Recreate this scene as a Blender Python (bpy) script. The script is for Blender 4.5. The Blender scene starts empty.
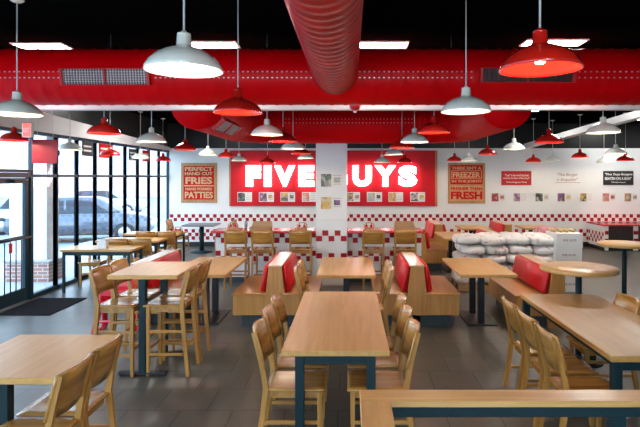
import bpy, bmesh, math, random
from mathutils import Vector, Matrix
random.seed(7)
C = bpy.context.scene.collection
PI = math.pi
# ------------------------------------------------------------------ camera
F, VX, VY, EYE = 520.0, 350.0, 177.0, 2.0
cd = bpy.data.cameras.new('camera'); cam = bpy.data.objects.new('camera', cd); C.objects.link(cam)
cd.sensor_width = 36; cd.lens = F / 640 * 36
cd.shift_x = -(VX - 320) / 640; cd.shift_y = -(213.5 - VY) / 640
cd.clip_start = 0.05; cd.clip_end = 400
cam.location = (0, 0, EYE); cam.rotation_euler = (PI / 2, 0, 0)
bpy.context.scene.camera = cam
def X(px, d): return (px - VX) / F * d
def H(py, d): return EYE - (py - VY) / F * d

# ------------------------------------------------------------------ materials
MATS = {}
def newmat(name):
    m = bpy.data.materials.new(name); m.use_nodes = True
    nt = m.node_tree; return m, nt, nt.nodes['Principled BSDF']
def plain(name, col, rough=0.5, metal=0.0, coat=0.0, var=0.0, scale=6.0, bump=0.0, emit=None, es=0.0, spec=None):
    if name in MATS: return MATS[name]
    m, nt, b = newmat(name)
    b.inputs['Base Color'].default_value = (*col, 1)
    b.inputs['Roughness'].default_value = rough; b.inputs['Metallic'].default_value = metal
    b.inputs['Coat Weight'].default_value = coat; b.inputs['Coat Roughness'].default_value = 0.12
    if spec is not None: b.inputs['Specular IOR Level'].default_value = spec
    if emit: b.inputs['Emission Color'].default_value = (*emit, 1); b.inputs['Emission Strength'].default_value = es
    if var or bump:
        tc = nt.nodes.new('ShaderNodeTexCoord'); n = nt.nodes.new('ShaderNodeTexNoise')
        n.inputs['Scale'].default_value = scale; n.inputs['Detail'].default_value = 4
        nt.links.new(tc.outputs['Object'], n.inputs['Vector'])
        if var:
            r = nt.nodes.new('ShaderNodeValToRGB')
            r.color_ramp.elements[0].position = .3; r.color_ramp.elements[1].position = .7
            r.color_ramp.elements[0].color = (*[max(0, c * (1 - var)) for c in col], 1)
            r.color_ramp.elements[1].color = (*[min(1, c * (1 + var)) for c in col], 1)
            nt.links.new(n.outputs['Fac'], r.inputs['Fac']); nt.links.new(r.outputs['Color'], b.inputs['Base Color'])
        if bump:
            bp = nt.nodes.new('ShaderNodeBump'); bp.inputs['Strength'].default_value = bump; bp.inputs['Distance'].default_value = .01
            nt.links.new(n.outputs['Fac'], bp.inputs['Height']); nt.links.new(bp.outputs['Normal'], b.inputs['Normal'])
    MATS[name] = m; return m
def wood(name, dark, light, axis, rough=0.32, coat=0.25):
    if name in MATS: return MATS[name]
    m, nt, b = newmat(name)
    b.inputs['Roughness'].default_value = rough; b.inputs['Coat Weight'].default_value = coat; b.inputs['Coat Roughness'].default_value = .15
    tc = nt.nodes.new('ShaderNodeTexCoord'); mp = nt.nodes.new('ShaderNodeMapping'); oi = nt.nodes.new('ShaderNodeObjectInfo')
    sc = [22, 22, 22]; sc[axis] = 1.3
    mp.inputs['Scale'].default_value = sc
    ad = nt.nodes.new('ShaderNodeVectorMath'); ad.operation = 'ADD'
    mu = nt.nodes.new('ShaderNodeMath'); mu.operation = 'MULTIPLY'; mu.inputs[1].default_value = 31.0
    nt.links.new(oi.outputs['Random'], mu.inputs[0]); nt.links.new(tc.outputs['Object'], mp.inputs['Vector'])
    nt.links.new(mp.outputs['Vector'], ad.inputs[0]); nt.links.new(mu.outputs[0], ad.inputs[1])
    n = nt.nodes.new('ShaderNodeTexNoise'); n.inputs['Scale'].default_value = 1; n.inputs['Detail'].default_value = 6; n.inputs['Distortion'].default_value = .6
    nt.links.new(ad.outputs[0], n.inputs['Vector'])
    r = nt.nodes.new('ShaderNodeValToRGB')
    r.color_ramp.elements[0].position = .32; r.color_ramp.elements[0].color = (*dark, 1)
    r.color_ramp.elements[1].position = .66; r.color_ramp.elements[1].color = (*light, 1)
    nt.links.new(n.outputs['Fac'], r.inputs['Fac']); nt.links.new(r.outputs['Color'], b.inputs['Base Color'])
    bp = nt.nodes.new('ShaderNodeBump'); bp.inputs['Strength'].default_value = .06; bp.inputs['Distance'].default_value = .003
    nt.links.new(n.outputs['Fac'], bp.inputs['Height']); nt.links.new(bp.outputs['Normal'], b.inputs['Normal'])
    MATS[name] = m; return m
TD, TL = (.50, .265, .072), (.59, .335, .102)
CD, CL = (.32, .142, .026), (.48, .237, .053)
table_y = wood('oak_table', TD, TL, 1, .36, .06)
table_x = wood('oak_table_across', TD, TL, 0, .34, .12)
chair_x = wood('oak_chair_across', CD, CL, 0, .27, .5)
chair_y = wood('oak_chair_depth', CD, CL, 1, .35, .15)
chair_seat = wood('oak_chair_seat', CD, CL, 1, .26, .4)
chair_z = wood('oak_chair_upright', CD, CL, 2, .38, .1)
booth_x = wood('oak_veneer', (.44, .20, .046), (.55, .28, .076), 2, .45, .05)
booth_y = wood('oak_seat_veneer', (.43, .19, .044), (.52, .255, .066), 1, .32, .2)
pale_y = wood('pale_cap_wood', (.52, .33, .17), (.66, .45, .26), 1, .3, .3)
steel = plain('teal_grey_steel', (.006, .024, .030), .5, 0.0, .0, var=.12, scale=9, spec=.25)
dark_steel = plain('dark_steel', (.018, .022, .028), .45, .2, var=.15, scale=9)
red_vinyl = plain('red_vinyl', (.62, .004, .008), .42, 0, .0, var=.06, scale=4, bump=.03)
red_lamp = plain('red_enamel', (.58, .014, .008), .14, 0, .7, var=.03)
white_lamp = plain('white_enamel', (.84, .83, .74), .16, 0, .6, var=.03)
cord_m = plain('pale_cord', (.62, .62, .60), .4, var=.05)
red_duct = plain('red_duct_paint', (.74, .0, .003), .42, 0, .0, var=.05, scale=3, bump=.02, spec=.15)
far_duct = plain('red_duct_matt', (.66, .0, .003), .55, 0, .0, var=.05, scale=3, spec=.1)
white_wall = plain('white_wall_paint', (.77, .785, .775), .6, var=.02, scale=1.5)
white_tile = plain('white_glazed_tile', (.80, .79, .77), .18, var=.02)
red_tile = plain('red_glazed_tile', (.34, .002, .008), .3, var=.08, spec=.25)
black_wall = plain('black_upper_wall', (.013, .015, .015), .34, var=.1, scale=2, spec=.35)
black_ceil = plain('black_ceiling_paint', (.003, .003, .003), 1.0, var=.2, scale=2, spec=.0)
mullion_m = plain('blue_black_aluminium', (.010, .036, .056), .35, .0, var=.1, spec=.3)
red_counter = plain('red_laminate', (.55, .02, .025), .22, 0, .3, var=.04)
cream = plain('cream_letter', (.60, .36, .18), .5, var=.05)
red_sign = plain('red_sign_board', (.50, .008, .006), .5, var=.05, spec=.15)
wood_frame = wood('tan_frame_wood', (.34, .18, .07), (.46, .27, .12), 2, .5, 0)
black = plain('black_plastic', (.012, .012, .013), .45, var=.1)
mat_m = plain('black_mat_pile', (.010, .010, .012), 1.0, var=.3, scale=60, bump=.3, spec=.05)
paper = plain('white_paper', (.78, .77, .74), .6, var=.03)
card = plain('white_cardboard', (.74, .73, .71), .6, var=.03)
kraft = plain('brown_cardboard', (.40, .25, .12), .7, var=.08)
plast_red = plain('red_plastic', (.62, .012, .03), .28, 0, .3, var=.03)
plinth_m = plain('grey_plinth', (.03, .045, .055), .5, var=.15)
chrome = plain('chrome', (.6, .6, .6), .2, 1, var=.02)

def glass_mat():
    m = bpy.data.materials.new('window_glass'); m.use_nodes = True; nt = m.node_tree; nt.nodes.clear()
    o = nt.nodes.new('ShaderNodeOutputMaterial'); mx = nt.nodes.new('ShaderNodeMixShader'); fr = nt.nodes.new('ShaderNodeLayerWeight'); fr.inputs['Blend'].default_value = .5
    p5 = nt.nodes.new('ShaderNodeMath'); p5.operation = 'POWER'; p5.inputs[1].default_value = 5
    ma = nt.nodes.new('ShaderNodeMath'); ma.operation = 'MULTIPLY_ADD'; ma.inputs[1].default_value = .7; ma.inputs[2].default_value = .035
    nt.links.new(fr.outputs['Facing'], p5.inputs[0]); nt.links.new(p5.outputs[0], ma.inputs[0])
    t = nt.nodes.new('ShaderNodeBsdfTransparent'); t.inputs['Color'].default_value = (.93, .97, .98, 1)
    g = nt.nodes.new('ShaderNodeBsdfGlossy'); g.inputs['Roughness'].default_value = .02
    nt.links.new(ma.outputs[0], mx.inputs[0]); nt.links.new(t.outputs[0], mx.inputs[1]); nt.links.new(g.outputs[0], mx.inputs[2])
    nt.links.new(mx.outputs[0], o.inputs[0]); return m
glass = glass_mat()
def floor_mat():
    m, nt, b = newmat('slate_floor_tile')
    tc = nt.nodes.new('ShaderNodeTexCoord'); br = nt.nodes.new('ShaderNodeTexBrick')
    br.offset = 0.5; br.inputs['Scale'].default_value = 1
    br.inputs['Brick Width'].default_value = .45; br.inputs['Row Height'].default_value = .45; br.inputs['Mortar Size'].default_value = .006
    br.inputs['Color1'].default_value = (.072, .072, .059, 1); br.inputs['Color2'].default_value = (.094, .093, .077, 1); br.inputs['Mortar'].default_value = (.022, .021, .02, 1)
    rt = nt.nodes.new('ShaderNodeMapping'); rt.inputs['Location'].default_value = (.1, .05, 0)
    nt.links.new(tc.outputs['Object'], rt.inputs['Vector']); nt.links.new(rt.outputs['Vector'], br.inputs['Vector'])
    n = nt.nodes.new('ShaderNodeTexNoise'); n.inputs['Scale'].default_value = 5; n.inputs['Detail'].default_value = 6
    nt.links.new(tc.outputs['Object'], n.inputs['Vector'])
    mx = nt.nodes.new('ShaderNodeMix'); mx.data_type = 'RGBA'; mx.blend_type = 'MULTIPLY'; mx.inputs[0].default_value = .5
    nt.links.new(br.outputs['Color'], mx.inputs[6]); nt.links.new(n.outputs['Color'], mx.inputs[7])
    r = nt.nodes.new('ShaderNodeValToRGB'); r.color_ramp.elements[0].color = (.55, .55, .55, 1); r.color_ramp.elements[1].color = (1.2, 1.2, 1.2, 1)
    nt.links.new(n.outputs['Fac'], r.inputs['Fac']); nt.links.new(r.outputs['Color'], mx.inputs[7])
    nt.links.new(mx.outputs[2], b.inputs['Base Color']); b.inputs['Roughness'].default_value = .36
    bp = nt.nodes.new('ShaderNodeBump'); bp.inputs['Strength'].default_value = .25; bp.inputs['Distance'].default_value = .004; bp.invert = True
    nt.links.new(br.outputs['Fac'], bp.inputs['Height']); nt.links.new(bp.outputs['Normal'], b.inputs['Normal'])
    return m
def brick_mat():
    m, nt, b = newmat('red_brick')
    tc = nt.nodes.new('ShaderNodeTexCoord'); mp = nt.nodes.new('ShaderNodeMapping'); mp.inputs['Rotation'].default_value = (PI / 2, 0, 0)
    br = nt.nodes.new('ShaderNodeTexBrick'); br.inputs['Scale'].default_value = 1
    br.inputs['Brick Width'].default_value = .2; br.inputs['Row Height'].default_value = .07; br.inputs['Mortar Size'].default_value = .008
    br.inputs['Color1'].default_value = (.30, .12, .09, 1); br.inputs['Color2'].default_value = (.38, .18, .13, 1); br.inputs['Mortar'].default_value = (.5, .47, .43, 1)
    nt.links.new(tc.outputs['Object'], mp.inputs['Vector']); nt.links.new(mp.outputs['Vector'], br.inputs['Vector']); nt.links.new(br.outputs['Color'], b.inputs['Base Color'])
    return m
def sack_mat():
    m, nt, b = newmat('printed_white_sack')
    b.inputs['Roughness'].default_value = .7
    tc = nt.nodes.new('ShaderNodeTexCoord'); n = nt.nodes.new('ShaderNodeTexNoise'); n.inputs['Scale'].default_value = 11; n.inputs['Detail'].default_value = 6
    oi = nt.nodes.new('ShaderNodeObjectInfo'); ad = nt.nodes.new('ShaderNodeVectorMath'); ad.operation = 'ADD'
    mu = nt.nodes.new('ShaderNodeMath'); mu.operation = 'MULTIPLY'; mu.inputs[1].default_value = 40
    nt.links.new(oi.outputs['Random'], mu.inputs[0]); nt.links.new(tc.outputs['Object'], ad.inputs[0]); nt.links.new(mu.outputs[0], ad.inputs[1])
    nt.links.new(ad.outputs[0], n.inputs['Vector'])
    r = nt.nodes.new('ShaderNodeValToRGB'); r.color_ramp.interpolation = 'LINEAR'
    e = r.color_ramp.elements; e[0].position = .56; e[0].color = (.74, .72, .68, 1); e[1].position = .68; e[1].color = (.52, .30, .28, 1)
    nt.links.new(n.outputs['Fac'], r.inputs['Fac']); nt.links.new(r.outputs['Color'], b.inputs['Base Color'])
    n2 = nt.nodes.new('ShaderNodeTexNoise'); n2.inputs['Scale'].default_value = 14; n2.inputs['Detail'].default_value = 4
    nt.links.new(ad.outputs[0], n2.inputs['Vector'])
    bp = nt.nodes.new('ShaderNodeBump'); bp.inputs['Strength'].default_value = .6; bp.inputs['Distance'].default_value = .03
    nt.links.new(n2.outputs['Fac'], bp.inputs['Height']); nt.links.new(bp.outputs['Normal'], b.inputs['Normal'])
    return m
def clip_mat(i):
    """printed picture: cells of muted colours"""
    rng = random.Random(i * 13 + 1)
    pal = [(.05, .05, .05), (.28, .10, .30), (.70, .50, .10), (.55, .18, .14), (.12, .16, .12), (.45, .45, .50), (.50, .25, .10), (.10, .08, .08), (.4, .05, .05), (.35, .4, .12)]
    a = pal[i % len(pal)]; c2 = pal[(i * 3 + 4) % len(pal)]
    m, nt, b = newmat('printed_picture'); b.inputs['Roughness'].default_value = .5
    tc = nt.nodes.new('ShaderNodeTexCoord'); v = nt.nodes.new('ShaderNodeTexVoronoi'); v.inputs['Scale'].default_value = 14
    mp = nt.nodes.new('ShaderNodeMapping'); mp.inputs['Location'].default_value = (i * 1.7, 0, i * .9)
    nt.links.new(tc.outputs['Object'], mp.inputs['Vector']); nt.links.new(mp.outputs['Vector'], v.inputs['Vector'])
    r = nt.nodes.new('ShaderNodeValToRGB'); e = r.color_ramp.elements
    e[0].color = (*a, 1); e[0].position = .2; e[1].color = (.5, .47, .43, 1); e[1].position = .98
    x = e.new(.6); x.color = (*c2, 1)
    sp = nt.nodes.new('ShaderNodeSeparateColor'); nt.links.new(v.outputs['Color'], sp.inputs[0])
    nt.links.new(sp.outputs[0], r.inputs['Fac']); nt.links.new(r.outputs['Color'], b.inputs['Base Color'])
    return m

# ------------------------------------------------------------------ mesh builder
class MB:
    def __init__(s): s.bm = bmesh.new()
    def add(s, b2, mi=0, smooth=False):
        for f in b2.faces: f.material_index = mi; f.smooth = smooth
        me = bpy.data.meshes.new('tmp'); b2.to_mesh(me); b2.free(); s.bm.from_mesh(me); bpy.data.meshes.remove(me); return s
    def box(s, x0, x1, y0, y1, z0, z1, bev=0, mi=0, M=None, seg=1):
        b = bmesh.new(); bmesh.ops.create_cube(b, size=1)
        bmesh.ops.scale(b, vec=(x1 - x0, y1 - y0, z1 - z0), verts=b.verts)
        if bev: bmesh.ops.bevel(b, geom=list(b.edges), offset=bev, segments=seg, affect='EDGES', profile=.6)
        bmesh.ops.translate(b, vec=((x0 + x1) / 2, (y0 + y1) / 2, (z0 + z1) / 2), verts=b.verts)
        if M: bmesh.ops.transform(b, matrix=M, verts=b.verts)
        return s.add(b, mi, seg > 1)
    def hexa(s, p, mi=0, bev=0):
        """8 points: bottom 4 ccw, top 4 ccw"""
        b = bmesh.new(); v = [b.verts.new(q) for q in p]
        for f in ((3, 2, 1, 0), (4, 5, 6, 7), (0, 1, 5, 4), (1, 2, 6, 5), (2, 3, 7, 6), (3, 0, 4, 7)): b.faces.new([v[i] for i in f])
        bmesh.ops.recalc_face_normals(b, faces=b.faces)
        if bev: bmesh.ops.bevel(b, geom=list(b.edges), offset=bev, segments=1, affect='EDGES')
        return s.add(b, mi)
    def prism(s, pts, axis, a0, a1, mi=0, bev=0, seg=1):
        """2-D outline extruded along an axis (0: pts are y,z; 1: pts are x,z; 2: pts are x,y)"""
        def P(p, a):
            return (a, p[0], p[1]) if axis == 0 else (p[0], a, p[1]) if axis == 1 else (p[0], p[1], a)
        b = bmesh.new(); A = [b.verts.new(P(p, a0)) for p in pts]; B = [b.verts.new(P(p, a1)) for p in pts]; n = len(pts)
        b.faces.new(A); b.faces.new(B[::-1])
        for i in range(n): b.faces.new((A[i], B[i], B[(i + 1) % n], A[(i + 1) % n]))
        bmesh.ops.recalc_face_normals(b, faces=b.faces)
        if bev: bmesh.ops.bevel(b, geom=list(b.edges), offset=bev, segments=seg, affect='EDGES')
        return s.add(b, mi, seg > 1)
    def tube(s, pts, r, n=10, mi=0, square=False, smooth=True, cap=True):
        pts = [Vector(p) for p in pts]; N = len(pts); rs = r if isinstance(r, (list, tuple)) else [r] * N
        if square: n = 4; smooth = False
        b = bmesh.new(); rings = []
        for i, p in enumerate(pts):
            t = (pts[min(i + 1, N - 1)] - pts[max(i - 1, 0)]).normalized()
            ref = Vector((0, 0, 1)) if abs(t.z) < .9 else Vector((1, 0, 0))
            u = t.cross(ref).normalized(); w = t.cross(u).normalized(); ring = []
            for k in range(n):
                a = 2 * PI * (k + (.5 if square else 0)) / n; rr = rs[i] * (1.4142 if square else 1)
                ring.append(b.verts.new(p + u * math.cos(a) * rr + w * math.sin(a) * rr))
            rings.append(ring)
        for i in range(N - 1):
            for k in range(n): b.faces.new((rings[i][k], rings[i][(k + 1) % n], rings[i + 1][(k + 1) % n], rings[i + 1][k]))
        if cap: b.faces.new(rings[0][::-1]); b.faces.new(rings[-1])
        bmesh.ops.recalc_face_normals(b, faces=b.faces)
        return s.add(b, mi, smooth)
    def lathe(s, prof, n=32, c=(0, 0, 0), mi=0, closed=False):
        b = bmesh.new(); rings = []
        for (r, z) in prof:
            if r < 1e-6: rings.append([b.verts.new((c[0], c[1], c[2] + z))])
            else: rings.append([b.verts.new((c[0] + r * math.cos(2 * PI * k / n), c[1] + r * math.sin(2 * PI * k / n), c[2] + z)) for k in range(n)])
        if closed: rings.append(rings[0])
        for i in range(len(rings) - 1):
            A, B = rings[i], rings[i + 1]
            for k in range(n):
                k2 = (k + 1) % n
                if len(A) == 1 and len(B) == 1: continue
                if len(A) == 1: b.faces.new((A[0], B[k2], B[k]))
                elif len(B) == 1: b.faces.new((A[k], A[k2], B[0]))
                else: b.faces.new((A[k], A[k2], B[k2], B[k]))
        bmesh.ops.recalc_face_normals(b, faces=b.faces)
        return s.add(b, mi, True)
    def quad(s, p, mi=0):
        b = bmesh.new(); b.faces.new([b.verts.new(q) for q in p]); return s.add(b, mi)
    def slab(s, fn, nu, nv, mi=0):
        """closed thick sheet: fn(u,v,side) with side 0/1"""
        b = bmesh.new(); G = [[[b.verts.new(fn(i / nu, j / nv, k)) for j in range(nv + 1)] for i in range(nu + 1)] for k in (0, 1)]
        for i in range(nu):
            for j in range(nv):
                b.faces.new((G[0][i][j], G[0][i + 1][j], G[0][i + 1][j + 1], G[0][i][j + 1]))
                b.faces.new((G[1][i][j + 1], G[1][i + 1][j + 1], G[1][i + 1][j], G[1][i][j]))
        for i in range(nu):
            for j in (0, nv): b.faces.new((G[0][i][j], G[0][i + 1][j], G[1][i + 1][j], G[1][i][j]))
        for j in range(nv):
            for i in (0, nu): b.faces.new((G[0][i][j], G[0][i][j + 1], G[1][i][j + 1], G[1][i][j]))
        bmesh.ops.recalc_face_normals(b, faces=b.faces)
        return s.add(b, mi, True)
    def text(s, txt, x0, x1, z0, z1, y, depth=.004, bold=.0, mi=0, M=None, shear=0):
        """lettering fitted to a box on a wall facing -y"""
        cu = bpy.data.curves.new('t', 'FONT'); cu.body = txt; cu.offset = bold; cu.extrude = .05; cu.shear = shear; cu.resolution_u = 3
        o = bpy.data.objects.new('t', cu); C.objects.link(o)
        dg = bpy.context.evaluated_depsgraph_get(); me = bpy.data.meshes.new_from_object(o.evaluated_get(dg))
        b = bmesh.new(); b.from_mesh(me)
        xs = [v.co.x for v in b.verts]; ys = [v.co.y for v in b.verts]
        ax, bx, ay, by = min(xs), max(xs), min(ys), max(ys)
        for v in b.verts:
            q = v.co.copy()
            v.co = (x0 + (q.x - ax) / (bx - ax) * (x1 - x0), y - depth / 2 - (q.z / .05) * depth / 2, z0 + (q.y - ay) / (by - ay) * (z1 - z0))
        if M: bmesh.ops.transform(b, matrix=M, verts=b.verts)
        bpy.data.objects.remove(o); bpy.data.curves.remove(cu); bpy.data.meshes.remove(me)
        bmesh.ops.recalc_face_normals(b, faces=b.faces)
        return s.add(b, mi)
    def build(s, name, mats, parent=None, loc=None):
        me = bpy.data.meshes.new(name); s.bm.to_mesh(me); s.bm.free()
        for m in (mats if isinstance(mats, (list, tuple)) else [mats]): me.materials.append(m)
        o = bpy.data.objects.new(name, me); C.objects.link(o)
        if parent: o.parent = parent
        if loc: o.location = loc
        return o
def tag(o, label, cat, group=None):
    o['label'] = label; o['category'] = cat
    if group: o['group'] = group
    return o
def thing(name, label, cat, loc=(0, 0, 0), rz=0, group=None):
    o = bpy.data.objects.new(name, None); o.empty_display_size = .1; C.objects.link(o)
    o.location = loc; o.rotation_euler = (0, 0, rz); return tag(o, label, cat, group)
def struct(o): o['kind'] = 'structure'; return o
def dup(o, parent=None):
    c = o.copy(); C.objects.link(c)
    if parent: c.parent = parent
    for ch in list(o.children): dup(ch, c)
    return c
USED = set()
def place(proto, loc, rz, label, group, sz=1.0):
    if proto.name not in USED: o = proto; USED.add(proto.name)
    else: o = dup(proto)
    o.location = loc; o.rotation_euler = (0, 0, rz); o.scale = (1, 1, sz); o['label'] = label; o['group'] = group
    return o

# ================================================================== ROOM
XL, XR, YB, YN, ZC = -5.25, 9.3, 15.0, -2.5, 3.55
struct(MB().box(XL - .1, XR + .1, YN - .1, YB + .1, -.1, 0).build('floor', floor_mat()))
struct(MB().box(XL - .1, XR + .1, YN - .1, YB + .1, ZC, ZC + .1).build('ceiling', black_ceil))
TOPW = 2.83
struct(MB().box(XL - .1, XR + .1, YB, YB + .1, 0, TOPW).box(XL - .1, XR + .1, YB, YB + .1, TOPW, ZC, mi=1).build('wall_back', [white_wall, black_wall]))
struct(MB().box(XR, XR + .1, YN, YB, 0, ZC).build('wall_right', white_wall))
struct(MB().box(2.2, XR + .1, YN - .1, YN, 0, ZC).box(XL - .1, 2.2, YN - .1, YN, 0, .3).box(XL - .1, 2.2, YN - .1, YN, 3.1, ZC).build('wall_front', white_wall))
# left wall above the glazing: pale fascia with a sloping top, dark above
WT = 2.76
def fas(y): return 2.86 + (15 - y) * .036
m = MB()
m.hexa([(XL - .1, YN, WT), (XL, YN, WT), (XL, YB, WT), (XL - .1, YB, WT), (XL - .1, YN, ZC), (XL, YN, ZC), (XL, YB, ZC), (XL - .1, YB, ZC)], mi=1)
m.hexa([(XL, YN, WT), (XL + .05, YN, WT), (XL + .05, YB, WT), (XL, YB, WT), (XL, YN, ZC - .01), (XL + .05, YN, ZC - .01), (XL + .05, YB, fas(15)), (XL, YB, fas(15))])
struct(m.build('wall_left', [white_wall, black_wall]))
# bulkhead beam behind the near duct
struct(MB().box(XL + .05, XR, 6.33, 6.45, 2.822, ZC).build('trim_1', white_wall))
# sloping side beam to the right
def sb(y): return 2.83 + (15 - y) * .0357
m = MB(); m.hexa([(5.02, 6.45, sb(6.45)), (5.2, 6.45, sb(6.45)), (5.2, 15, sb(15)), (5.02, 15, sb(15)), (5.02, 6.45, sb(6.45) + .13), (5.2, 6.45, sb(6.45) + .13), (5.2, 15, sb(15) + .13), (5.02, 15, sb(15) + .13)])
struct(m.build('trim_2', white_wall))
# checker bands on the back wall
TP = .1034
def checker(mb, x0, x1, ztop, rows, y, ph=0, nrm=-1, axis='x'):
    n = max(1, round((x1 - x0) / TP)); w = (x1 - x0) / n; g = .0025
    for i in range(n):
        for r in range(rows):
            a, b_, t, u = x0 + i * w + g, x0 + (i + 1) * w - g, ztop - r * TP - g, ztop - (r + 1) * TP + g
            red = (i + r + ph) % 2 == 0
            if axis == 'x': mb.quad([(a, y, u), (b_, y, u), (b_, y, t), (a, y, t)], 1 if red else 0)
            else: mb.quad([(y, b_, u), (y, a, u), (y, a, t), (y, b_, t)], 1 if red else 0)
    return mb
m = MB(); m.box(XL + .06, XR, YB - .006, YB, .13, .94)
checker(m, XL + .06, XR, .93, 2, YB - .0085); checker(m, XL + .06, XR, .50, 3, YB - .0085)
struct(m.build('trim_3', [white_tile, red_tile]))
struct(MB().box(XL + .06, XR, YB - .02, YB, 0, .13, .004).build('baseboard_back', black))
# column
CX0, CX1, CY0, CY1 = -.628, -.055, 9.58, 10.15
m = MB(); m.box(CX0, CX1, CY0, CY1, 0, ZC, .004); m.box(CX0 - .012, CX1 + .012, CY0 - .012, CY1 + .012, 1.22, 1.245, .003)
for zt, k in ((1.02, 0), (.60, 1)):
    checker(m, CX0 + .003, CX1 - .003, zt, 2, CY0 - .003, ph=k + 1)
struct(m.build('wall_column', [white_wall, red_tile]))
# ------------------------------------------------------------ glazing of the left wall
ys = [8.56 + .7155 * k for k in range(10)]
def window(n, y0, y1):
    g = .028
    m = MB(); w = .044
    m.box(XL - .04, XL + .03, y0 - w / 2, y0 + w / 2, 0, WT, .004)
    m.box(XL - .04, XL + .03, y1 - w / 2, y1 + w / 2, 0, WT, .004)
    m.box(XL - .05, XL + .035, y0 + w / 2, y1 - w / 2, 0, .07, .004)
    m.box(XL - .05, XL + .035, y0 + w / 2, y1 - w / 2, 1.995, 2.045, .004)
    m.box(XL - .05, XL + .05, y0 + w / 2, y1 - w / 2, WT - .055, WT, .004)
    o = struct(m.build('window_%d' % n, mullion_m))
    for z0, z1 in ((.07, 1.995), (2.045, WT - .055)):
        MB().box(XL - .012, XL - .006, y0 + w / 2, y1 - w / 2, z0, z1).build('pane', glass, o)
for k in range(9): window(k + 1, ys[k], ys[k + 1])
window(10, 5.9, 7.5)
for k, (a, b_) in enumerate(((4.2, 5.9), (2.5, 4.2), (.8, 2.5), (-.9, .8), (-2.45, -.9))): window(11 + k, a, b_)
for k in range(4):      # unseen street front glazing, added behind the viewpoint for frontal fill light
    a, b_ = XL + k * 1.8625, XL + (k + 1) * 1.8625
    m = MB()
    for q in (a, b_ - .05): m.box(q, q + .05, YN - .08, YN - .01, .3, 3.1, .004)
    m.box(a + .05, b_ - .05, YN - .08, YN - .01, .3, .36, .004).box(a + .05, b_ - .05, YN - .08, YN - .01, 3.04, 3.1, .004)
    o = struct(m.build('window_%d' % (16 + k), mullion_m))
    MB().box(a + .05, b_ - .05, YN - .05, YN - .044, .36, 3.04).build('pane', glass, o)
# door
D0, D1 = 7.53, 8.53
m = MB()
m.box(XL - .05, XL + .05, D0, D0 + .04, 0, 2.02, .004).box(XL - .05, XL + .05, D1 - .05, D1, 0, 2.02, .004)
m.box(XL - .05, XL + .05, D0 + .04, D1 - .05, 1.99, 2.07, .004).box(XL - .05, XL + .04, D0, D1, WT - .055, WT, .004)
door = struct(m.build('door_1', mullion_m))
MB().box(XL - .012, XL - .006, D0 + .02, D1 - .02, 2.07, WT - .055).build('transom_pane', glass, door)
m = MB(); a, b_ = D0 + .045, D1 - .055
m.box(XL - .025, XL + .025, a, a + .08, .01, 1.985, .004).box(XL - .025, XL + .025, b_ - .11, b_, .01, 1.985, .004)
m.box(XL - .025, XL + .025, a + .08, b_ - .11, .01, .22, .004).box(XL - .025, XL + .025, a + .08, b_ - .11, 1.9, 1.985, .004)
m.box(XL - .025, XL + .025, a + .08, b_ - .11, 1.0, 1.06, .004)
leaf = m.build('door_leaf', mullion_m, door)
MB().box(XL - .008, XL - .003, a + .08, b_ - .11, .22, 1.0).build('lower_pane', glass, door)
MB().box(XL - .008, XL - .003, a + .08, b_ - .11, 1.06, 1.9).build('upper_pane', glass, door)
m = MB(); m.tube([(XL + .07, a + .03, 1.03), (XL + .07, b_ - .02, 1.03)], .018, 8)
for yy in (a + .04, b_ - .04): m.tube([(XL + .02, yy, 1.03), (XL + .07, yy, 1.03)], .014, 8)
m.build('push_bar', black, door)
for k in range(5):
    yy = a + .14 + k * .135
    MB().tube([(XL + .035, yy, .2), (XL + .035, yy, 1.0)], .009, 6).build('guard_bar', mullion_m, door)
MB().box(XL - .03, XL + .04, D0, D1, 2.075, 2.12, .004).box(XL + .04, XL + .09, 8.0, 8.35, 1.9, 1.96, .006).build('door_closer', black, door)
m = MB(); yy = 7.86
m.box(XL + .09, XL + .096, yy, yy + .085, .84, .99, .002).tube([(XL + .093, yy + .04, .98), (XL + .08, yy + .04, 1.05)], .003, 5)
tag(m.build('door_tag', plast_red), 'small red tag hanging from the push bar of the glass entrance door', 'tag')
# floor mat
m = MB(); m.box(-5.12, -4.33, 7.5, 8.56, 0.0, .012, .003)
tag(m.build('door_mat', mat_m), 'flat black entrance mat on the floor inside the glass door', 'door mat')

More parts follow.
